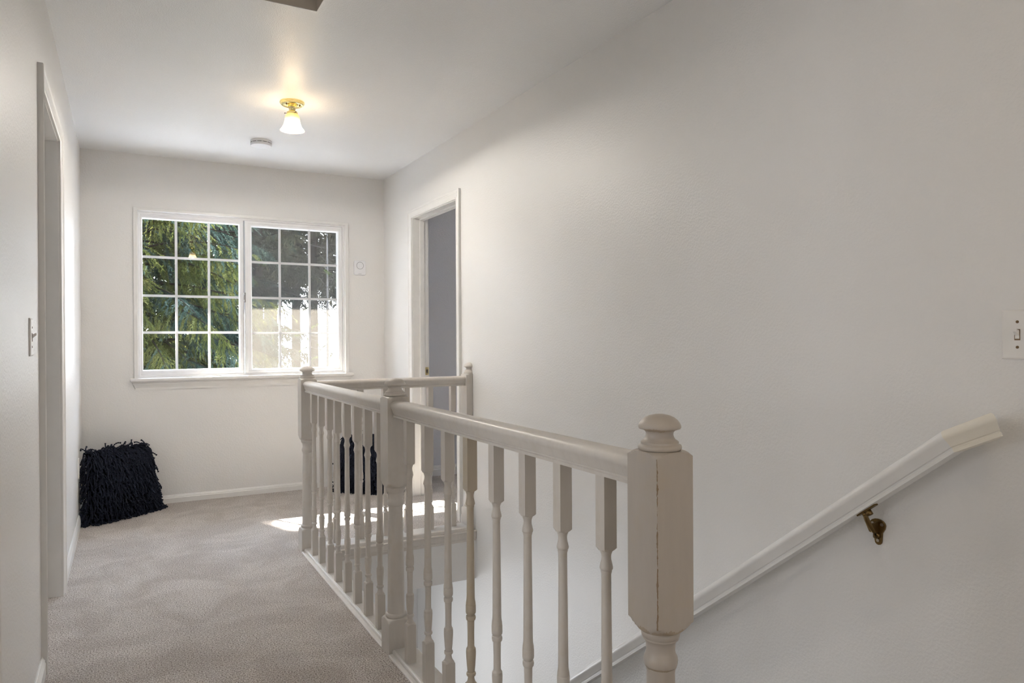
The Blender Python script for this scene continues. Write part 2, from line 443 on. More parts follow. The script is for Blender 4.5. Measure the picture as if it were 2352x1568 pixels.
# ------------------------------------------------------------------ doorways
CAS = [(0.0, 0.0), (0.0, 0.009), (0.004, 0.012), (0.010, 0.012), (0.013, 0.010), (0.030, 0.0125), (0.040, 0.017), (0.046, 0.0155), (0.050, 0.019), (0.058, 0.020), (0.062, 0.017), (0.062, 0.0)]
def casing(parent, name, x, nx, ya, yb, zt, mat, w=1.0, tk=1.0):
    m = MB(); rs = []
    for k in range(4):
        ring = []
        for u, t in CAS:
            u *= w
            y, z = [(ya - u, 0.0), (ya - u, zt + u), (yb + u, zt + u), (yb + u, 0.0)][k]
            ring.append((x + nx * t * tk, y, z))
        rs.append(ring)
    m.rings(rs, smooth=False)
    return m.build(name, mat, parent, autosm=30)
def doorway(name, xa, xb, d, hall, mat, label, tk=1.0):
    """xa, xb the wall faces, hall = the face towards the hall"""
    y0, y1, zt = d
    root = empty(name, ((xa + xb) / 2, (y0 + y1) / 2, 0), kind='structure', label=label)
    m = MB(); m.box(xa, xb, y0 - DJ, y0, 0, zt); m.box(xa, xb, y1, y1 + DJ, 0, zt); m.box(xa, xb, y0 - DJ, y1 + DJ, zt, zt + DJ)
    m.build('jamb', mat, root)
    xm = (xa + xb) / 2
    sa, sb = (xm - 0.005, xm + 0.028) if hall == xa else (xm - 0.028, xm + 0.005)
    m = MB(); m.box(sa, sb, y0, y0 + 0.011, 0, zt - 0.011); m.box(sa, sb, y1 - 0.011, y1, 0, zt - 0.011); m.box(sa, sb, y0, y1, zt - 0.011, zt)
    m.build('door_stop', mat, root)
    nx = -1 if hall == min(xa, xb) else 1
    other = xb if hall == xa else xa
    casing(root, 'casing', hall, nx, y0 - 0.005, y1 + 0.005, zt + 0.005, mat, 0.92, tk)
    casing(root, 'casing', other, -nx, y0 - 0.005, y1 + 0.005, zt + 0.005, mat, 0.92)
    return root
d1 = doorway('door_1', XL - 0.115, XL, D1, XL, 'door_paint', 'white door frame in the left wall past the light switch')
d2 = doorway('door_2', XR, XR + 0.115, D2, XR, 'trim', 'white door frame in the right wall, open to a dimmer room')
d3 = doorway('door_3', XL - 0.115, XL, D3, XL, 'door_paint', 'white door frame edge at the far left beside the camera')
# strike plates in the far jambs
def strike(parent, x, y, z, nm):
    m = MB(); m.box(x - 0.013, x + 0.013, y - 0.003, y + 0.001, z - 0.029, z + 0.029)
    o = m.build('strike_plate', 'brass', parent, label='brass strike plate', bev=0.0015)
    m = MB(); m.box(x - 0.007, x + 0.006, y - 0.0045, y - 0.0028, z - 0.013, z + 0.013); m.build('latch_hole', 'dark', o)
    m = MB()
    for dz in (-0.022, 0.022): m.lathe([(0.0035, 0), (0.0035, 0.001)], n=12)
    mm = MB()
    for dz in (-0.022, 0.022):
        mm.add([(x + 0.0035 * math.cos(a), y - 0.0036, z + dz + 0.0035 * math.sin(a)) for a in [k * math.pi / 4 for k in range(8)]] +
               [(x + 0.0035 * math.cos(a), y - 0.0025, z + dz + 0.0035 * math.sin(a)) for a in [k * math.pi / 4 for k in range(8)]],
               [tuple(range(8))] + [(k, (k + 1) % 8, 8 + (k + 1) % 8, 8 + k) for k in range(8)])
    mm.build('screw', 'old_screw', o)
strike(d2, 1.967, 4.935, 0.915, 's'); strike(d1, -0.3225, 3.79, 0.915, 's')

# ------------------------------------------------------------------ window
win = empty('window_1', ((WX0 + WX1) / 2, YW + 0.05, WZ0), kind='structure', label='white sliding window with grids in the end wall')
def rect_sweep(m, x0, x1, z0, z1, prof):
    """closed rectangular frame; prof = (inset from the outer edge, y)"""
    rs = []
    for (cx, cz, sx, sz) in ((x0, z0, 1, 1), (x1, z0, -1, 1), (x1, z1, -1, -1), (x0, z1, 1, -1)):
        rs.append([(cx + sx * u, y, cz + sz * u) for u, y in prof])
    n = len(prof); vs = [p for r in rs for p in r]; fs = []
    for i in range(4):
        for j in range(n):
            fs.append((i * n + j, i * n + (j + 1) % n, ((i + 1) % 4) * n + (j + 1) % n, ((i + 1) % 4) * n + j))
    m.add(vs, fs)
# casing strip round the opening, stool and apron
m = MB(); y = YW
for a in ((0.056, 0.082, 0.885, 2.078), (1.538, 1.565, 0.885, 2.078)): m.box(a[0], a[1], y - 0.013, y + 0.002, a[2], a[3])
m.box(0.056, 1.565, y - 0.0135, y + 0.002, 2.058, 2.0785)
m.build('window_casing', 'trim', win, bev=0.003)
m = MB(); m.box(WX0 - 0.001, WX0 + 0.004, y, y + 0.06, WZ0, WZ1); m.box(WX1 - 0.004, WX1 + 0.001, y, y + 0.06, WZ0, WZ1); m.box(WX0, WX1, y, y + 0.06, WZ1 - 0.004, WZ1 + 0.001)
m.build('jamb_lining', 'trim', win)
m = MB(); m.box(0.030, 1.598, y - 0.042, y - 0.0, 0.866, 0.889); m.box(WX0, WX1, y - 0.01, y + 0.06, 0.868, 0.889)
m.build('window_sill', 'trim', win, bev=0.006)
# apron: moulded, with returned ends
AP = [(0.000, 0.866, 0.0), (0.028, 0.866, 0.0), (0.028, 0.860, 0.0), (0.021, 0.855, 0.007), (0.020, 0.848, 0.009), (0.013, 0.838, 0.018), (0.011, 0.826, 0.021), (0.008, 0.822, 0.024), (0.008, 0.808, 0.026), (0.0, 0.808, 0.026)]
m = MB(); rs = []
for s in (0, 1):
    rs.append([((0.038 + i) if s == 0 else (1.590 - i), y - t, z) for t, z, i in AP])
m.rings(rs, smooth=False); m.build('window_apron', 'trim', win, autosm=30)
# vinyl outer frame
m = MB(); rect_sweep(m, 0.082, 1.538, 0.889, 2.058, [(0, YW + 0.022), (0.012, YW + 0.022), (0.012, YW + 0.030), (0.017, YW + 0.034), (0.017, YW + 0.10), (0, YW + 0.10)])
m.build('window_frame', 'vinyl', win)
def sash(x0, x1, z0, z1, gx0, gx1, gz0, gz1, yf, yg, vbars, hbars, nm):
    m = MB(); rs = []
    prof = []
    co = [(x0, z0, gx0, gz0), (x1, z0, gx1, gz0), (x1, z1, gx1, gz1), (x0, z1, gx0, gz1)]
    steps = [(0, yf + 0.02), (0, yf), (0.45, yf), (0.5, yf + 0.004), (0.86, yf + 0.005), (1.0, yf + 0.016), (1.0, yg + 0.012), (0, yg + 0.012)]
    n = len(steps); vs = []; fs = []
    for ox, oz, ix, iz in co:
        for t, yy in steps: vs.append((ox + (ix - ox) * t, yy, oz + (iz - oz) * t))
    for i in range(4):
        for j in range(n): fs.append((i * n + j, i * n + (j + 1) % n, ((i + 1) % 4) * n + (j + 1) % n, ((i + 1) % 4) * n + j))
    m.add(vs, fs)
    s = m.build('window_sash', 'vinyl', win)
    m = MB()
    for xb in vbars: m.box(xb - 0.0085, xb + 0.0085, yg - 0.003, yg + 0.003, gz0, gz1)
    for zb in hbars: m.box(gx0, gx1, yg - 0.0025, yg + 0.0025, zb - 0.0085, zb + 0.0085)
    m.build('muntin_grid', 'vinyl', s)
    for yy in (yg - 0.0085, yg + 0.0085):      # double glazing, a hair out of plumb
        m = MB(); m.box(gx0 - 0.003, gx1 + 0.003, yy - 0.0015, yy + 0.0015, gz0 - 0.003, gz1 + 0.003)
        m.v = [(x_, y_ + (0.0024 if z_ < 1.4 else -0.0024), z_) for x_, y_, z_ in m.v]
        m.build('window_pane', 'glass', s)
    return s
YG = 5.665
sL = sash(0.099, 0.783, 0.905, 2.042, 0.114, 0.754, 0.944, 2.012, 5.632, YG, (0.330, 0.548), (1.745, 1.470, 1.208), 'L')
sR = sash(0.793, 1.522, 0.905, 2.042, 0.843, 1.490, 0.935, 2.004, 5.622, YG, (1.051, 1.276), (1.741, 1.471, 1.204), 'R')
m = MB(); m.box(0.783, 0.7875, 5.628, 5.66, 0.905, 2.042); m.build('interlock_seal', 'groove', win)
m = MB(); m.box(0.784, 0.796, 5.612, 5.634, 1.432, 1.505); m.box(0.779, 0.790, 5.604, 5.616, 1.452, 1.488)
m.build('window_latch', 'chrome', win, bev=0.002, label='small metal latch')
# insect screen outside the right sash
m = MB(); m.box(0.832, 1.500, 5.7050, 5.7058, 0.925, 2.015); m.build('insect_screen', 'screen', win, label='grey insect screen')
m = MB(); rect_sweep(m, 0.815, 1.517, 0.908, 2.032, [(0, 5.70), (0.017, 5.70), (0.017, 5.71), (0, 5.71)]); m.build('screen_frame', 'vinyl', win)
# roof overhang outside
m = MB(); m.box(-3.5, 5.5, YW + 0.15, 6.66, 2.42, 2.46); m.box(-3.5, 5.5, 6.62, 6.66, 2.40, 2.62)
m.build('trim_2', 'siding', kind='structure', label='roof overhang outside the window')

# ------------------------------------------------------------------ balustrade
bal = empty('stair_balustrade', (0.8775, 2.5, 0), label='off-white turned wooden balustrade round the stair opening', cat='railing')
def square_turned(prof, half, n=48, centre=(0, 0), clipx=None):
    """prof = (R, z): square section of half width, cut by a turned radius R"""
    rs = []
    ang = [2 * math.pi * (j + 0.5) / n for j in range(n)]
    ang = sorted([2 * math.pi * j / n for j in range(n)])
    for Rr, z in prof:
        ring = []
        for a in ang:
            sq = half / max(abs(math.cos(a)), abs(math.sin(a)))
            r = min(sq, Rr)
            ring.append((centre[0] + r * math.cos(a), centre[1] + r * math.sin(a), z))
        rs.append(ring)
    return rs
B = 9.0
NEWEL = [(B, 0.0), (B, 0.112), (0.060, 0.1135), (0.057, 0.117), (0.052, 0.1215), (0.047, 0.125), (0.043, 0.127), (0.0365, 0.128),
         (0.0375, 0.130), (0.0390, 0.134), (0.0385, 0.139), (0.036, 0.142), (0.0325, 0.1435), (0.0318, 0.150), (0.0310, 0.20), (0.0300, 0.30), (0.0282, 0.42),
         (0.0266, 0.50), (0.0262, 0.528), (0.0275, 0.533), (0.0272, 0.536), (0.0292, 0.5375), (0.0310, 0.543), (0.0318, 0.550), (0.0305, 0.556), (0.0275, 0.562), (0.0268, 0.570),
         (0.0275, 0.580), (0.0300, 0.587), (0.0335, 0.590), (0.0335, 0.593), (0.0350, 0.5945), (0.0360, 0.599), (0.0360, 0.604), (0.0345, 0.6065), (0.0400, 0.6075),
         (0.0430, 0.6100), (0.0475, 0.6140), (0.052, 0.6180), (0.056, 0.6215), (0.0601, 0.6250), (B, 0.6252), (B, 0.9310), (0.0601, 0.9312), (0.056, 0.9345), (0.052, 0.9370), (0.047, 0.9390), (0.043, 0.9400), (0.038, 0.9405), (0.03, 0.9407)]
FINIAL = [(0.034, 0.9395), (0.0375, 0.9405), (0.0400, 0.9430), (0.0407, 0.9465), (0.0395, 0.9500), (0.0350, 0.9520), (0.0352, 0.9560), (0.0335, 0.9575), (0.0290, 0.9605), (0.0262, 0.9650), (0.0252, 0.9695),
          (0.0258, 0.9735), (0.0285, 0.9770), (0.0340, 0.9793), (0.0385, 0.9805), (0.0397, 0.9830), (0.0392, 0.9865), (0.0370, 0.9915), (0.0330, 0.9965), (0.0270, 1.0010), (0.0190, 1.0045), (0.0100, 1.0065), (0.002, 1.0072)]
def newel(x, y, mat, label=None, half=False):
    m = MB(); m.rings(square_turned(NEWEL, 0.0425, 48, (x, y)))
    fm = MB()
    if half: fin = [(r * 0.95, z) for r, z in FINIAL]
    else: fin = FINIAL
    fm.rings(square_turned(fin, 9, 36, (x, y)))
    o = m.build('newel_post', mat, bal, origin=(x, y, 0), label=label, autosm=35)
    f = fm.build('finial', mat, o, origin=(x, y, 0), autosm=50)
    if half:
        for ob in (o, f):
            bm = bmesh.new(); bm.from_mesh(ob.data)
            g = list(bm.verts) + list(bm.edges) + list(bm.faces)
            r = bmesh.ops.bisect_plane(bm, geom=g, plane_co=(-0.0005, 0, 0), plane_no=(1, 0, 0), clear_outer=True)
            bmesh.ops.holes_fill(bm, edges=[e for e in bm.edges if e.is_boundary])
            bm.to_mesh(ob.data); bm.free()
    return o
newel(0.8775, 1.0375, 'worn_dim_newel', 'newel post with worn brown edges')
newel(0.8775, 2.5225, 'newel'); newel(0.8775, 3.9625, 'newel'); newel(XR, 3.9625, 'newel', 'half newel post against the wall', half=True)

PZ = 0.020
BAL = [(B, PZ), (B, 0.1525), (0.0195, 0.1530), (0.0175, 0.1560), (0.0150, 0.1580), (0.0125, 0.1590), (0.0118, 0.1630), (0.0104, 0.1665), (0.0100, 0.1700), (0.0092, 0.1745), (0.0098, 0.1775), (0.0128, 0.1790), (0.0142, 0.1835), (0.0130, 0.1880), (0.0100, 0.1895),
       (0.0106, 0.1920), (0.0125, 0.2100), (0.0141, 0.2350), (0.0145, 0.2480), (0.0138, 0.2500), (0.0143, 0.2515), (0.0137, 0.2545), (0.0138, 0.2570), (0.0110, 0.2610), (0.0100, 0.2650), (0.0098, 0.30), (0.0104, 0.3350), (0.0108, 0.3385), (0.0135, 0.3405), (0.0146, 0.3465), (0.0136, 0.3520), (0.0108, 0.3540), (0.0112, 0.3560),
       (0.0140, 0.3590), (0.0148, 0.3640), (0.0146, 0.3820), (0.0138, 0.3835), (0.0143, 0.3850), (0.0138, 0.3875), (0.0139, 0.3900), (0.0122, 0.3990), (0.0118, 0.4100), (0.0112, 0.50), (0.0104, 0.60), (0.0101, 0.6620), (0.0118, 0.6680), (0.0115, 0.6700), (0.0136, 0.6725), (0.0140, 0.6760), (0.0125, 0.6830), (0.0105, 0.6910), (0.0100, 0.6980),
       (0.0108, 0.7040), (0.0118, 0.7055), (0.0118, 0.7070), (0.0128, 0.7085), (0.0128, 0.7110), (0.0160, 0.7118), (0.0190, 0.7140), (0.0219, 0.7168), (B, 0.7170), (B, 0.8690)]
proto = None; protos = {}
def baluster(x, y, mat, label=None):
    if mat not in protos:
        m = MB(); m.rings(square_turned(BAL, 0.0155, 24, (x, y)))
        o = m.build('baluster', mat, bal, origin=(x, y, 0), autosm=35); protos[mat] = o
    else:
        o = protos[mat].copy(); COL.objects.link(o); o.parent = bal
        o.location = Vector((x, y, 0)) - Vector(bal['_o'])
        if 'label' in o: del o['label']
    if label: o['label'] = label
BX = 0.873
near = [2.346, 2.177, 2.010, 1.847, 1.682, 1.514, 1.353, 1.186]
for i, y0 in enumerate(near):
    worn = i == 3
    baluster(BX, y0 + 0.0155, 'worn_baluster' if worn else 'baluster', 'yellowed baluster' if worn else None)
for y0 in [3.775, 3.617, 3.451, 3.304, 3.144, 2.989, 2.834, 2.680]: baluster(BX, y0 + 0.0155, 'baluster')
for x0 in (1.030, 1.173, 1.318, 1.449, 1.596, 1.742): baluster(x0, 3.9625, 'baluster')

RP = [(0.0, 0.0), (0.022, 0.0), (0.0225, 0.007), (0.0195, 0.009), (0.0195, 0.0125), (0.0225, 0.0145), (0.0245, 0.020), (0.0270, 0.028), (0.0305, 0.0345), (0.0322, 0.0400), (0.0318, 0.0455), (0.0290, 0.0510), (0.0240, 0.0550), (0.0160, 0.0578), (0.0, 0.0588)]
RPF = [(-u, v) for u, v in reversed(RP[1:-1])]
RPROF = RP + RPF
def rail_sweep(m, pts, lat, cuts=None, k=1.0):
    """pts path of the rail underside, lat = lateral axis; mitred joints"""
    rs = []; lat = Vector(lat)
    n = len(pts)
    for i, p in enumerate(pts):
        p = Vector(p)
        dirs = []
        if i > 0: dirs.append((p - Vector(pts[i - 1])).normalized())
        if i < n - 1: dirs.append((Vector(pts[i + 1]) - p).normalized())
        t = sum(dirs, Vector()).normalized()
        up = lat.cross(t).normalized()
        if up.z < 0: up = -up
        c = 1.0 / max(0.3, t.dot(dirs[0]))
        rs.append([tuple(p + lat * u * k + up * v * c * k) for u, v in RPROF])
    m.rings(rs, smooth=True)
def handrail(p0, p1, lat):
    m = MB(); rail_sweep(m, [p0, p1], lat)
    return m.build('handrail', 'rail', bal, autosm=28)
ZR = 0.8670
handrail((0.8775, 1.079, ZR), (0.8775, 2.481, ZR), (1, 0, 0))
handrail((0.8775, 2.564, ZR), (0.8775, 3.921, ZR), (1, 0, 0))
handrail((0.919, 3.9625, ZR), (1.819, 3.9625, ZR), (0, 1, 0))

def base_rail(y0, y1):
    m = MB()
    sec = [(0.833, 0.0), (0.833, 0.005), (0.836, 0.0075), (0.8475, 0.0085), (0.8475, 0.013), (0.849, 0.0175), (0.853, 0.020), (0.8575, 0.0193), (0.859, 0.0205), (0.932, 0.0205), (0.937, 0.016), (0.937, -0.03), (0.921, -0.03), (0.921, -0.001), (0.90, -0.001)]
    m.rings([[(x, y, z) for x, z in sec] for y in (y0, y1)], smooth=False)
    return m.build('base_rail', 'base_paint', bal)
base_rail(1.080, 2.480); base_rail(2.565, 3.920)
m = MB()
sec = [(4.008, -0.001), (4.008, 0.010), (4.003, 0.0205), (3.890, 0.0205), (3.884, 0.016), (3.884, -0.001), (3.893, -0.001)]
m.rings([[(x, yy, z) for yy, z in sec] for x in (0.921, 1.817)], smooth=False)
m.build('base_rail', 'base_paint', bal)
# fascia under the opening edges
m = MB()
FS = [(0.0, 0.0005), (0.014, 0.0005), (0.020, -0.002), (0.021, -0.007), (0.017, -0.010), (0.015, -0.013), (0.015, -0.040), (0.012, -0.044), (0.013, -0.050), (0.008, -0.058), (0.006, -0.064), (0.0, -0.064)]
m.rings([[(x, 3.892 - t, z - 0.002) for t, z in FS] for x in (SX0 + 0.002, XR - 0.002)], smooth=False)
m.build('trim_3', 'rail', kind='structure', label='moulded fascia board under the rear balustrade')
m = MB(); m.rings([[(SX0 + 0.001 + t, yy, z - 0.032) for t, z in FS] for yy in (SY0, 3.868)], smooth=False)
m.build('trim_4', 'rail', kind='structure', label='moulded fascia board under the side balustrade')

# ------------------------------------------------------------------ wall handrail and bracket
wr = empty('wall_handrail', (1.80, 1.27, 0.68), label='white sloping wooden handrail on the right wall on a brass bracket', cat='handrail')
HX = 1.800
def zb(y): return 0.866 - 0.7765 * (y - 1.012)
def rail_ring(p, t, n):
    """rail profile carried along t onto the plane through p with normal n"""
    p = Vector(p); t = Vector(t).normalized(); n = Vector(n); lat = Vector((1, 0, 0)); up = Vector((0, -t.z, t.y)) * (1 if t.y > 0 else -1)
    out = []
    for u, v in RPROF:
        q = lat * u + up * v
        out.append(tuple(p + q - t * (q.dot(n) / t.dot(n))))
    return out
J = Vector((HX, 1.012, zb(1.012))); E_ = Vector((HX, 0.919, 0.9115))
t1 = Vector((0, -1, 0.7765)).normalized(); t2 = (E_ - J).normalized(); nb = (t1 + t2).normalized()
m = MB(); m.rings([rail_ring((HX, 4.0, zb(4.0)), t1, t1), rail_ring(J, t1, nb)]); m.build('rail', 'trim', wr, autosm=28)
m = MB(); m.rings([rail_ring(J, t2, nb), rail_ring(E_, t2, (0.66, t2.y * 0.75, t2.z * 0.75))]); m.build('rail_end', 'cream', wr, autosm=28, label='cream end piece')
def bracket(yb, parent):
    ztop = zb(yb)
    b = MB()
    # wall plate: two round lobes and a lower tongue
    def disc(m_, y, z, r, x0, x1, n=20, sx=1.0):
        m_.rings([[(x, y + r * math.cos(2 * math.pi * j / n), z + r * math.sin(2 * math.pi * j / n)) for j in range(n)] for x in (x0, x1)], smooth=False)
    zp = ztop - 0.047
    m_ = MB()
    prof = []
    for j in range(9): a = math.pi * j / 8; prof.append((yb + 0.002 + 0.024 * math.cos(a), zp + 0.016 * math.sin(a)))
    prof += [(yb - 0.020, zp - 0.010), (yb - 0.013, zp - 0.022), (yb - 0.011, zp - 0.045)]
    for j in range(1, 6): a = math.pi + math.pi * j / 6; prof.append((yb + 0.011 * math.cos(a), zp - 0.046 + 0.011 * math.sin(a)))
    prof += [(yb + 0.011, zp - 0.045), (yb + 0.015, zp - 0.022), (yb + 0.024, zp - 0.010)]
    m_.rings([[(x, y, z) for y, z in prof] for x in (1.8595, 1.8545)], smooth=False)
    pl = m_.build('wall_plate', 'aged_brass', parent, bev=0.001)
    for (yy, zz) in ((yb - 0.012, zp + 0.002), (yb + 0.016, zp + 0.002), (yb, zp - 0.044)):
        s = MB(); disc(s, yy, zz, 0.0045, 1.855, 1.8525); o = s.build('screw', 'screw', pl)
    s = MB()
    s.tube([(1.856, yb + 0.001, zp - 0.030), (1.846, yb + 0.001, zp - 0.030), (1.828, yb + 0.001, zp - 0.012), (1.806, yb, zp + 0.020), (1.801, yb, zp + 0.030), (1.800, yb, zp + 0.040)],
           [0.010, 0.0085, 0.0075, 0.007, 0.0065, 0.0065], 12)
    s.add([(1.856, yb - 0.002, zp + 0.008), (1.856, yb + 0.003, zp + 0.008), (1.856, yb - 0.002, zp - 0.045), (1.856, yb + 0.003, zp - 0.045), (1.818, yb - 0.002, zp + 0.006), (1.818, yb + 0.003, zp + 0.006)],
          [(0, 2, 4), (1, 5, 3), (0, 4, 5, 1), (2, 3, 5, 4), (0, 1, 3, 2)])
    s.build('arm', 'aged_brass', parent)
    # saddle under the rail
    sd = MB(); pts = []
    d = Vector((0, 1, -0.7765)).normalized(); up = Vector((0, 0.7765, 1)).normalized()
    c = Vector((HX, yb - 0.004, zb(yb - 0.004)))
    vs = []
    for a, bq, w in ((-0.034, 0, 0.007), (-0.034, -0.004, 0.007), (0.034, -0.004, 0.007), (0.034, 0, 0.007)):
        for sx in (-1, 1): vs.append(c + d * a + up * bq + Vector((sx * w, 0, 0)))
    sd.add(vs, [(0, 2, 3, 1), (2, 4, 5, 3), (4, 6, 7, 5), (6, 0, 1, 7), (0, 6, 4, 2), (1, 3, 5, 7)])
    cc = c + d * 0.012 - up * 0.004
    sd.tube([cc, cc - up * 0.009], 0.0085, 12)
    cc = c - up * 0.004
    sd.tube([cc, cc - up * 0.013], 0.0095, 12)
    sd.build('saddle', 'aged_brass', parent)
bracket(1.265, wr)
bracket(3.3, wr)

# ------------------------------------------------------------------ light switches
def switch(x, nx, y, z, label):
    r = empty('light_switch', (x, y, z), label=label, cat='light switch')
    m = MB(); w, h = 0.035, 0.0585; t = 0.006
    rs = [[(x + nx * a, y + sy * (w - i), z + sz * (h - i)) for sy, sz in ((-1, -1), (1, -1), (1, 1), (-1, 1))] for a, i in ((0.0003, 0), (0.003, 0.0), (0.005, 0.0015), (t, 0.0045))]
    m.rings(rs, smooth=False); m.build('cover_plate', 'plastic', r)
    m = MB(); m.box(min(x + nx * 0.0055, x + nx * 0.0068), max(x + nx * 0.0055, x + nx * 0.0068), y - 0.0062, y + 0.0062, z - 0.0135, z + 0.0125); m.build('toggle_recess', 'old_screw', r)
    m = MB(); a, b = sorted((x + nx * 0.005, x + nx * 0.0074)); m.box(a, b, y - 0.0046, y + 0.0046, z - 0.010, z + 0.011)
    m.add([(x + nx * 0.006, y - 0.0045, z - 0.004), (x + nx * 0.006, y + 0.0045, z - 0.004), (x + nx * 0.006, y + 0.0045, z + 0.008), (x + nx * 0.006, y - 0.0045, z + 0.008),
           (x + nx * 0.018, y - 0.0035, z + 0.007), (x + nx * 0.018, y + 0.0035, z + 0.007), (x + nx * 0.017, y + 0.0035, z + 0.014), (x + nx * 0.017, y - 0.0035, z + 0.014)],
          [(0, 1, 2, 3), (4, 7, 6, 5), (0, 4, 5, 1), (1, 5, 6, 2), (2, 6, 7, 3), (3, 7, 4, 0)])
    m.build('toggle', 'plastic', r)
    for dz in (0.030, -0.030):
        m = MB(); m.rings([[(x + nx * a, y + rr * math.cos(2 * math.pi * j / 14), z + dz + rr * math.sin(2 * math.pi * j / 14)) for j in range(14)] for a, rr in ((0.005, 0.0036), (0.0066, 0.0034), (0.0071, 0.0022))], smooth=False)
        m.build('screw', 'old_screw', r)
switch(XR, -1, 0.908, 1.153, 'white toggle light switch on the right wall above the handrail end')
switch(XL, 1, 2.655, 1.162, 'white toggle light switch on the left wall before the doorway')
# cable cover behind the left cushion
m = MB(); m.rings([[(XL + a, 5.165 + sy * (0.035 - i), 0.362 + sz * (0.0585 - i)) for sy, sz in ((-1, -1), (1, -1), (1, 1), (-1, 1))] for a, i in ((0.0003, 0), (0.003, 0), (0.006, 0.0045))], smooth=False)
o = m.build('outlet_cover', 'plastic', origin=(XL, 5.165, 0.362), label='white wall outlet plate low on the left wall beside the shaggy cushion', cat='outlet')
m = MB()
for dz in (-0.02, 0.02): m.box(XL + 0.0055, XL + 0.0072, 5.165 - 0.014, 5.165 + 0.014, 0.362 + dz - 0.013, 0.362 + dz + 0.013)
m.build('socket', 'device', o)

# ------------------------------------------------------------------ wall chime by the window
DX, DZ = 1.655, 1.7235
ch = empty('door_chime', (DX, YW, DZ), label='small white rounded wall alarm sensor right of the window', cat='alarm sensor')
def rrect(w, h, r, n=6):
    p = []
    for cx, cz, a0 in ((w - r, h - r, 0), (-w + r, h - r, 90), (-w + r, -h + r, 180), (w - r, -h + r, 270)):
        for k in range(n + 1):
            a = R(a0 + 90 * k / n); p.append((cx + r * math.cos(a), cz + r * math.sin(a)))
    return p
m = MB(); m.rings([[(DX + px_, YW - a, DZ + pz_) for px_, pz_ in rrect(0.047 - i, 0.059 - i, 0.014)] for a, i in ((0.0003, 0.0), (0.016, 0.0), (0.020, 0.0015), (0.022, 0.005))])
cb = m.build('body', 'device', ch, autosm=35)
def ringY(m, cx, cz, r0, r1, y0, y1, n=40):
    rs = []
    for r_, y_ in ((r0, y1), (r0, y0), (r1, y0), (r1, y1)):
        rs.append([(cx + r_ * math.cos(2 * math.pi * j / n), y_, cz + r_ * math.sin(2 * math.pi * j / n)) for j in range(n)])
    vs = [p for r_ in rs for p in r_]; fs = []
    for i in range(4):
        for j in range(n): fs.append((i * n + j, i * n + (j + 1) % n, ((i + 1) % 4) * n + (j + 1) % n, ((i + 1) % 4) * n + j))
    m.add(vs, fs)
m = MB(); ringY(m, DX, DZ + 0.0175, 0.0262, 0.0292, YW - 0.0226, YW - 0.0215); m.build('speaker_ring', 'groove', cb)
m = MB()
for k, w_ in enumerate((0.0022, 0.0016, 0.0022, 0.0018, 0.002)): m.box(DX - 0.0125 + k * 0.005, DX - 0.0125 + k * 0.005 + w_ * 1.6, YW - 0.0226, YW - 0.0215, DZ - 0.0500, DZ - 0.0470)
m.build('printed_mark', 'groove', cb)

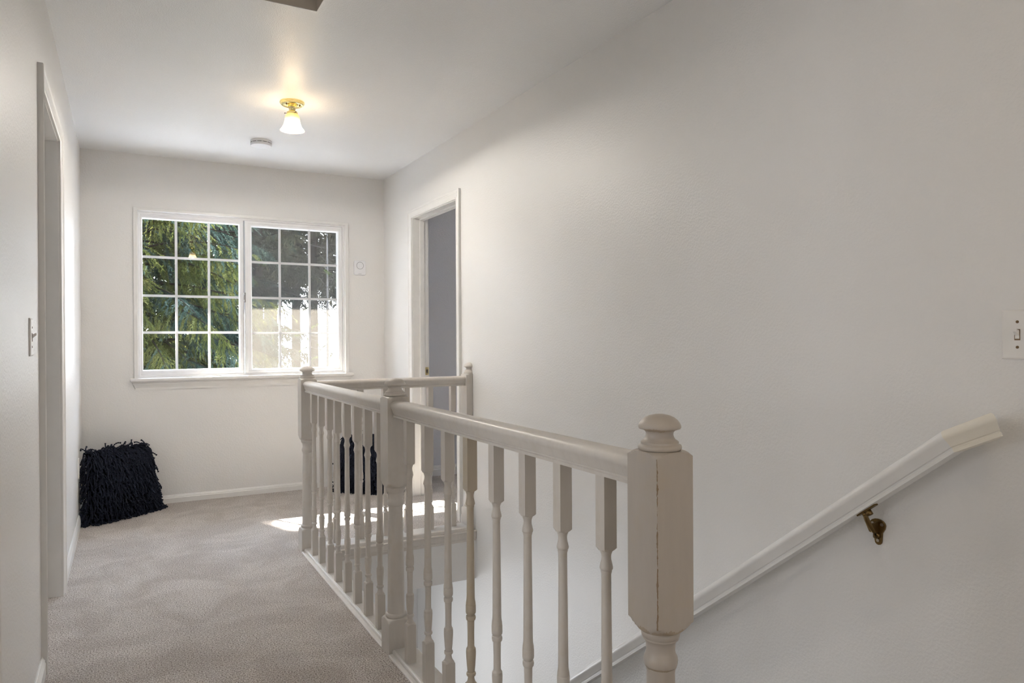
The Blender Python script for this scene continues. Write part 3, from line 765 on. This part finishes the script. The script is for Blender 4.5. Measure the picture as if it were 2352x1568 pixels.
# ------------------------------------------------------------------ ceiling lamps
def ceiling_lamp(x, y, label, power, tint=(1.0, 0.94, 0.87)):
    r = empty('ceiling_lamp', (x, y, ZC), label=label, cat='ceiling light', group='flush ceiling lamps')
    O = (x, y, ZC)
    m = MB(); m.lathe([(0.0655, 0), (0.0655, -0.006), (0.0630, -0.0065), (0.0630, -0.011), (0.0605, -0.0115), (0.0605, -0.015), (0.0570, -0.018), (0.050, -0.0185), (0.048, -0.0155), (0.030, -0.0150), (0.0295, -0.0185), (0.012, -0.0185)], (x, y), 48, ZC)
    c = m.build('canopy', 'brass', r, origin=O, autosm=30)
    for a in (-2.6, -0.35):
        m = MB(); m.lathe([(0.0042, -0.013), (0.0042, -0.0215), (0.003, -0.0235), (0.001, -0.024)], (x + 0.040 * math.cos(a), y + 0.040 * math.sin(a)), 12, ZC); m.build('screw', 'old_screw', c, origin=O)
    m = MB()
    # beaded collar then the socket neck and shade holder
    n = 72; rs = []
    for rr, z, bd in ((0.018, -0.0155, 0), (0.0215, -0.0185, 1), (0.0215, -0.027, 1), (0.0195, -0.030, 0), (0.0190, -0.037, 0), (0.0165, -0.044, 0), (0.0150, -0.047, 0), (0.020, -0.050, 0), (0.0265, -0.0535, 0), (0.0290, -0.0570, 0), (0.0290, -0.0660, 0), (0.0275, -0.0665, 0)):
        rs.append([(x + (rr + (0.0012 if bd and j % 2 else 0)) * math.cos(2 * math.pi * j / n), y + (rr + (0.0012 if bd and j % 2 else 0)) * math.sin(2 * math.pi * j / n), ZC + z) for j in range(n)])
    m.rings(rs); ho = m.build('shade_holder', 'brass', r, origin=O, autosm=35)
    for a in (2.9, 0.8, 5.0):
        m = MB(); ca, sa = math.cos(a), math.sin(a)
        m.tube([(x + 0.027 * ca, y + 0.027 * sa, ZC - 0.063), (x + 0.037 * ca, y + 0.037 * sa, ZC - 0.063)], 0.0013, 8)
        m.tube([(x + 0.037 * ca, y + 0.037 * sa, ZC - 0.063), (x + 0.041 * ca, y + 0.041 * sa, ZC - 0.063)], 0.0030, 10)
        m.build('thumbscrew', 'old_screw', ho, origin=O)
    prof = [(0.0262, -0.0600), (0.0275, -0.0660), (0.0320, -0.0700), (0.0360, -0.0760), (0.0385, -0.0880), (0.0405, -0.1030), (0.0430, -0.1180), (0.0475, -0.1320), (0.0550, -0.1450), (0.0615, -0.1510), (0.0645, -0.1550)]
    n = 96; rs = []
    for rr, z in prof + [(q - 0.0025, w) for q, w in reversed(prof)]:
        fl = 0.0006 if rr < 0.06 else 0.0003
        rs.append([(x + (rr + fl * math.cos(24 * 2 * math.pi * j / n)) * math.cos(2 * math.pi * j / n), y + (rr + fl * math.cos(24 * 2 * math.pi * j / n)) * math.sin(2 * math.pi * j / n), ZC + z) for j in range(n)])
    m = MB(); m.rings(rs, caps=False); sh = m.build('glass_shade', 'shade', r, origin=O)
    m = MB(); m.lathe([(0.001, -0.150), (0.010, -0.149), (0.019, -0.144), (0.0245, -0.136), (0.0265, -0.127), (0.0245, -0.116), (0.018, -0.104), (0.0125, -0.094), (0.012, -0.07)], (x, y), 24, ZC)
    m.build('bulb', 'bulb', r, origin=O)
    d = bpy.data.lights.new('bulb_light', 'POINT'); d.energy = power; d.shadow_soft_size = 0.028; d.color = tint
    lo = bpy.data.objects.new('bulb_light', d); COL.objects.link(lo); lo.location = (x, y, ZC - 0.127)
ceiling_lamp(0.812, 3.99, 'brass ceiling lamp with lit frosted glass bell shade above the rear balustrade', 230)
ceiling_lamp(0.87, 0.06, 'brass ceiling lamp with lit bell shade near the top of the stairs, out of view', 42, (1.0, 0.84, 0.66))

# smoke detector
sx, sy = 0.790, 4.862
sd = empty('smoke_detector', (sx, sy, ZC), label='round white smoke detector on the ceiling between the lamp and the window', cat='smoke detector')
m = MB(); m.lathe([(0.066, 0), (0.0665, -0.004), (0.0665, -0.013), (0.064, -0.0145), (0.064, -0.0175), (0.0665, -0.019), (0.066, -0.030), (0.063, -0.034), (0.055, -0.0355), (0.02, -0.036)], (sx, sy), 64, ZC)
b_ = m.build('body', 'device', sd, autosm=35)
m = MB()
for k in range(12):
    a0 = 2 * math.pi * k / 12; pts = []
    vs = []
    for j in range(5):
        a = a0 + 0.40 * j / 4
        for rr, z in ((0.0632, -0.0148), (0.0652, -0.0148), (0.0652, -0.0172), (0.0632, -0.0172)): vs.append((sx + rr * math.cos(a), sy + rr * math.sin(a), ZC + z))
    fs = []
    for j in range(4):
        for q in range(4): fs.append((j * 4 + q, j * 4 + (q + 1) % 4, j * 4 + 4 + (q + 1) % 4, j * 4 + 4 + q))
    fs += [(0, 1, 2, 3), (16, 19, 18, 17)]
    m.add(vs, fs)
m.build('vent_slots', 'dark', b_)

# ------------------------------------------------------------------ shaggy cushions
def cushion(base, ang, lean, label, seed, W=0.43, H=0.43):
    rnd = random.Random(seed)
    right = Vector((math.cos(ang), math.sin(ang), 0)); nrm0 = Vector((math.sin(ang), -math.cos(ang), 0))   # towards the room
    up = (Vector((0, 0, 1)) * math.cos(lean) - nrm0 * math.sin(lean)).normalized()
    nrm = right.cross(up).normalized()
    if nrm.dot(nrm0) < 0: nrm = -nrm
    base = Vector(base)
    root = empty('shaggy_cushion', tuple(base), label=label, cat='cushion', group='black shaggy cushions on the floor')
    T = 0.075
    def surf(u, v, side=1):
        k = max(0.0, (1 - abs(u) ** 2.6)) ** 0.5 * max(0.0, (1 - abs(v) ** 2.6)) ** 0.5
        pin = 1 + 0.10 * (1 - v) - 0.05 * (1 - abs(v) ** 2) * abs(u) ** 3
        return base + right * (u * W / 2 * pin) + up * (H / 2 + v * H / 2 + 0.01) + nrm * (side * T * k)
    m = MB(); N = 18
    for side in (1, -1):
        vs = [surf(-1 + 2 * i / N, -1 + 2 * j / N, side) for j in range(N + 1) for i in range(N + 1)]
        fs = [(j * (N + 1) + i, j * (N + 1) + i + 1, (j + 1) * (N + 1) + i + 1, (j + 1) * (N + 1) + i) for j in range(N) for i in range(N)]
        m.add([tuple(v) for v in vs], fs, True)
    m.build('cushion_body', 'pillow_core', root)
    m = MB()
    def cord(p, d0, L, stiff, rad=0.0036):
        pts = []; rr = []; d = d0.normalized(); q = Vector(p); n = 20
        wob = Vector((rnd.uniform(-1, 1), rnd.uniform(-1, 1), rnd.uniform(-1, 1))) * 0.6
        for i in range(n + 1):
            pts.append(tuple(q)); t = i / n
            rr.append(rad * (1.30, 1.30, 0.62)[i % 3] * (1.5 if i == n - 1 else 1.0) * (0.6 if i == n else 1))
            d = (d + Vector((0, 0, -1)) * (1 - stiff) * 0.34 + wob * 0.10).normalized()
            nq = q + d * (L / n)
            # keep clear of the walls, the carpet and the cushion itself
            nq.x = min(max(nq.x, XL + 0.010), XR - 0.010); nq.y = min(nq.y, YW - 0.020)
            if nq.z < 0.006: nq.z = 0.006 + rnd.uniform(0, 0.003); d.z = 0; d = (d + nrm0 * 0.2).normalized()
            rel = nq - base
            u = rel.dot(right) / (W / 2); v = (rel.dot(up) - 0.01 - H / 2) / (H / 2)
            if abs(u) < 1 and abs(v) < 1:
                k = (1 - abs(u) ** 2.6) ** 0.5 * (1 - abs(v) ** 2.6) ** 0.5 * T + 0.006 + rnd.uniform(0, 0.012)
                hgt = rel.dot(nrm)
                if 0 <= hgt < k: nq += nrm * (k - hgt)
                elif hgt < 0 and hgt > -k: nq -= nrm * (k + hgt)
            q = nq
        m.tube(pts, rr, 5)
    nx_, nz_ = 29, 27
    for j in range(nz_):
        for i in range(nx_):
            u = -0.99 + 1.98 * (i + rnd.uniform(0.1, 0.9)) / nx_; v = -0.99 + 1.98 * (j + rnd.uniform(0.1, 0.9)) / nz_
            p = surf(u, v) + nrm * 0.002
            d = nrm * (0.8) + right * (0.9 * u + 0.45 + rnd.uniform(-0.45, 0.45)) + up * (rnd.uniform(-0.5, 0.15))
            cord(p, d, rnd.uniform(0.055, 0.09), rnd.uniform(0.35, 0.7))
    for k in range(420):          # round the seams
        s = k % 4; t = rnd.uniform(-1, 1)
        u, v = [(t, 1), (1, t), (-1, t), (t, -1)][s]
        p = surf(u, v, 1) + nrm * rnd.uniform(-0.02, 0.02)
        out = [up * 0.45 + right * 0.2, right * 0.9 - up * 0.2, -right * 0.8, nrm * 0.8 - up * 0.4][s]
        d = out + nrm * rnd.uniform(-0.2, 0.5) + right * rnd.uniform(-0.5, 0.5)
        cord(p, d, rnd.uniform(0.05, 0.085), rnd.uniform(0.2, 0.75))
    for u in (-0.95, -0.3, 0.25, 0.5):      # a few springy strands above the top seam
        cord(surf(u, 1), up + right * rnd.uniform(-0.8, 0.8), 0.055, 0.98)
    m.build('yarn_pile', 'black_yarn', root, kind='stuff')
    return root
cushion((-0.01, 5.315, 0.0), math.atan2(0.34, 0.46), R(9), 'black shaggy yarn cushion leaning in the left corner under the window wall', 3)
cushion((1.60, 5.25, 0.0), math.atan2(-0.40, 0.42), R(8), 'black shaggy yarn cushion behind the balustrade, in the right corner by the doorway', 8, 0.41, 0.40)

# ------------------------------------------------------------------ outside: ground and trees
MB().box(-60, 80, 13.0, 160, -3.2, -3.0).build('ground', 'forest_duff', kind='structure')
MB().box(-60, 80, 5.8, 13.0, -3.2, -3.0).build('bounce_ground', 'bounce_pale', kind='structure')  # made-up pale ground, added to bounce sunlight up to the ceiling

def blade(m, p, d, L, w, rnd):
    side = d.cross(Vector((rnd.uniform(-1, 1), rnd.uniform(-1, 1), rnd.uniform(-1, 1)))).normalized() * w
    o = len(m.v)
    m.v += [tuple(p - side * 0.5), tuple(p + d * L * 0.45 - side), tuple(p + d * L), tuple(p + d * L * 0.45 + side)]
    m.f.append((o, o + 1, o + 2, o + 3)); m.sm.append(False)

def conifer(name, x, y, z0, top, label, cat='tree', mat='needles', R0=3.0, seed=1, nb=70, bl=0.14, bw=0.02, zlo=None, zhi=None, moss=0.0, trunk_r=0.16, dens=26, droop=0.5, group=None, xlim=None, bark='bark'):
    rnd = random.Random(seed)
    root = empty(name, (x, y, z0), label=label, cat=cat, group=group)
    m = MB(); m.tube([(x, y, z0 + (top - z0) * k / 6) for k in range(7)], [trunk_r * (1 - 0.9 * k / 6) + 0.01 for k in range(7)], 12)
    m.build('trunk', bark, root)
    fb = MB(); lf = MB(); ms = MB()
    zlo = z0 + 1 if zlo is None else zlo; zhi = top if zhi is None else zhi
    for b in range(nb):
        z = rnd.uniform(zlo, zhi); a = rnd.uniform(0, 2 * math.pi)
        Lb = R0 * (1 - 0.8 * (z - z0) / (top - z0)) * rnd.uniform(0.7, 1.1)
        d = Vector((math.cos(a), math.sin(a), rnd.uniform(-0.05, 0.25))); p = Vector((x, y, z)); pts = []
        for k in range(9):
            pts.append(p.copy()); p = p + d.normalized() * Lb / 8; d.z -= droop * 0.12
        if any(q.y > 5.7 and 0.42 < q.x + 0.55 * (q.y - 5.65) < 2.0 and 0.45 < q.z - 1.06 * (q.y - 5.65) < 1.9 for q in pts): continue
        fb.tube([tuple(q) for q in pts], [max(0.004, trunk_r * 0.16 * (1 - k / 9)) for k in range(9)], 5)
        mossy = rnd.random() < moss
        ndet = int(dens * Lb)
        for s in range(ndet):
            t = rnd.uniform(0.12, 1.0); k = min(7, int(t * 8)); f = t * 8 - k
            q = pts[k].lerp(pts[k + 1], f); bd = (pts[k + 1] - pts[k]).normalized()
            sd_ = bd.cross(Vector((0, 0, 1))).normalized() * rnd.choice((-1, 1))
            tw = (bd * 0.7 + sd_ * rnd.uniform(0.4, 1.0) + Vector((0, 0, -rnd.uniform(0.1, 0.9) * (1.6 if mossy else 1)))).normalized()
            Lt = rnd.uniform(0.25, 0.6) * (1.15 - t * 0.6) * min(1.0, R0 / 3)
            tgt = ms if (mossy and rnd.random() < 0.8) else lf
            nn = int(Lt / bl * 7) + 3
            for e in range(nn):
                pp = q + tw * Lt * e / nn + Vector((0, 0, -0.25 * (e / nn) ** 2 * Lt))
                dd = (tw + Vector((rnd.uniform(-0.8, 0.8), rnd.uniform(-0.8, 0.8), rnd.uniform(-0.9, 0.2)))).normalized()
                blade(tgt, pp, dd, bl * rnd.uniform(0.6, 1.2), bw * rnd.uniform(0.6, 1.2), rnd)
    if fb.v: fb.build('branches', bark, root)
    if lf.v: lf.build('foliage', mat, root)
    if ms.v: ms.build('mossy_sprays', 'moss', root, label='yellow-green mossy sprays')
    return root

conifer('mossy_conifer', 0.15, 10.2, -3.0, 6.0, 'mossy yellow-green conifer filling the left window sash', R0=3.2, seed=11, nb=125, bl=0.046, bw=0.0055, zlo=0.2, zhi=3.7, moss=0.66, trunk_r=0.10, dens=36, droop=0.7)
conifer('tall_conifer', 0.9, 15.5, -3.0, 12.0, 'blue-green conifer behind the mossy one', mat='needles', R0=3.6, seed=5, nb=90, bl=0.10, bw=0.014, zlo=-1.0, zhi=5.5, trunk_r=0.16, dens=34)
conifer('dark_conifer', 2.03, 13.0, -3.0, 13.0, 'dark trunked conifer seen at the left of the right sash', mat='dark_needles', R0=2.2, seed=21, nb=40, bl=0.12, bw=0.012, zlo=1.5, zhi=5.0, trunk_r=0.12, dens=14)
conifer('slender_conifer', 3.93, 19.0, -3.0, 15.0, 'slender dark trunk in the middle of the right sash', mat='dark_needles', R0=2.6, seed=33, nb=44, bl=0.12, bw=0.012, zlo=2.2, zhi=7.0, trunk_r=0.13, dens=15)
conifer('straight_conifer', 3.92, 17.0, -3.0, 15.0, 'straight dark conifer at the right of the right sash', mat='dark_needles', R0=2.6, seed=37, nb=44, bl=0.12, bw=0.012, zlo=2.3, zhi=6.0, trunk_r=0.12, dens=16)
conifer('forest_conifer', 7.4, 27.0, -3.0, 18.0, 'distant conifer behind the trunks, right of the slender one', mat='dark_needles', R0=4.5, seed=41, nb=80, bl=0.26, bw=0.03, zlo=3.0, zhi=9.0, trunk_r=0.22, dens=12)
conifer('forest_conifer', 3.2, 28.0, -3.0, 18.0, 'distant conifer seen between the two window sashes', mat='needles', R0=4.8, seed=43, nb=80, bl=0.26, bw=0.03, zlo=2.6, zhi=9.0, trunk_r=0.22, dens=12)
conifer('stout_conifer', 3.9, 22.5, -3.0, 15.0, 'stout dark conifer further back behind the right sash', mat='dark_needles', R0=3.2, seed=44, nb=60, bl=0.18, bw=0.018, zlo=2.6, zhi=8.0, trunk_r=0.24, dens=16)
for k, (fx, fy, tp) in enumerate([(7.6, 13.5, 9.0), (11.5, 11.0, 9.0), (16.0, 9.5, 9.0), (22.0, 9.5, 10.0), (-4.85, 13.5, 12.0), (-8.8, 11.5, 7.0), (-13.5, 10.5, 7.0)]):  # unseen conifers added to block low side sky; one trims the sun patch
    side = 'right' if fx > 0 else 'left'
    conifer('sky_block_conifer', fx, fy, -3.0, tp, 'broad conifer added to block low sky, beyond the %s edge of the window view' % side, mat='dark_needles', R0=3.0, seed=80 + k, nb=90, bl=0.32, bw=0.06, zlo=-2.0, zhi=tp - 0.6, trunk_r=0.2, dens=17, group='sky-blocking conifers out to the ' + side)
for k, (fx, fy) in enumerate([(12.5, 24), (17.5, 27), (23, 24), (29, 28), (-4.0, 23), (-9.0, 26), (-15, 24)]):  # more forest out of view, added to cut low sky from the sides
    side = 'right' if fx > 0 else 'left'
    conifer('forest_conifer', fx, fy, -3.0, 15.0, 'distant forest-edge conifer added to block low sky, beyond the %s of the window view' % side, mat='dark_needles', R0=4.6, seed=60 + k, nb=70, bl=0.42, bw=0.07, zlo=-1.5, zhi=9.0, trunk_r=0.22, dens=6, group='forest conifers out to the ' + side)
conifer('bare_sapling', 3.5, 14.0, -3.0, 3.4, 'pale bare sapling low in the right sash', mat='bright_leaf', R0=1.6, seed=51, nb=26, bl=0.06, bw=0.012, zlo=0.2, zhi=3.2, trunk_r=0.035, dens=2, droop=-0.3, bark='pale_bark')
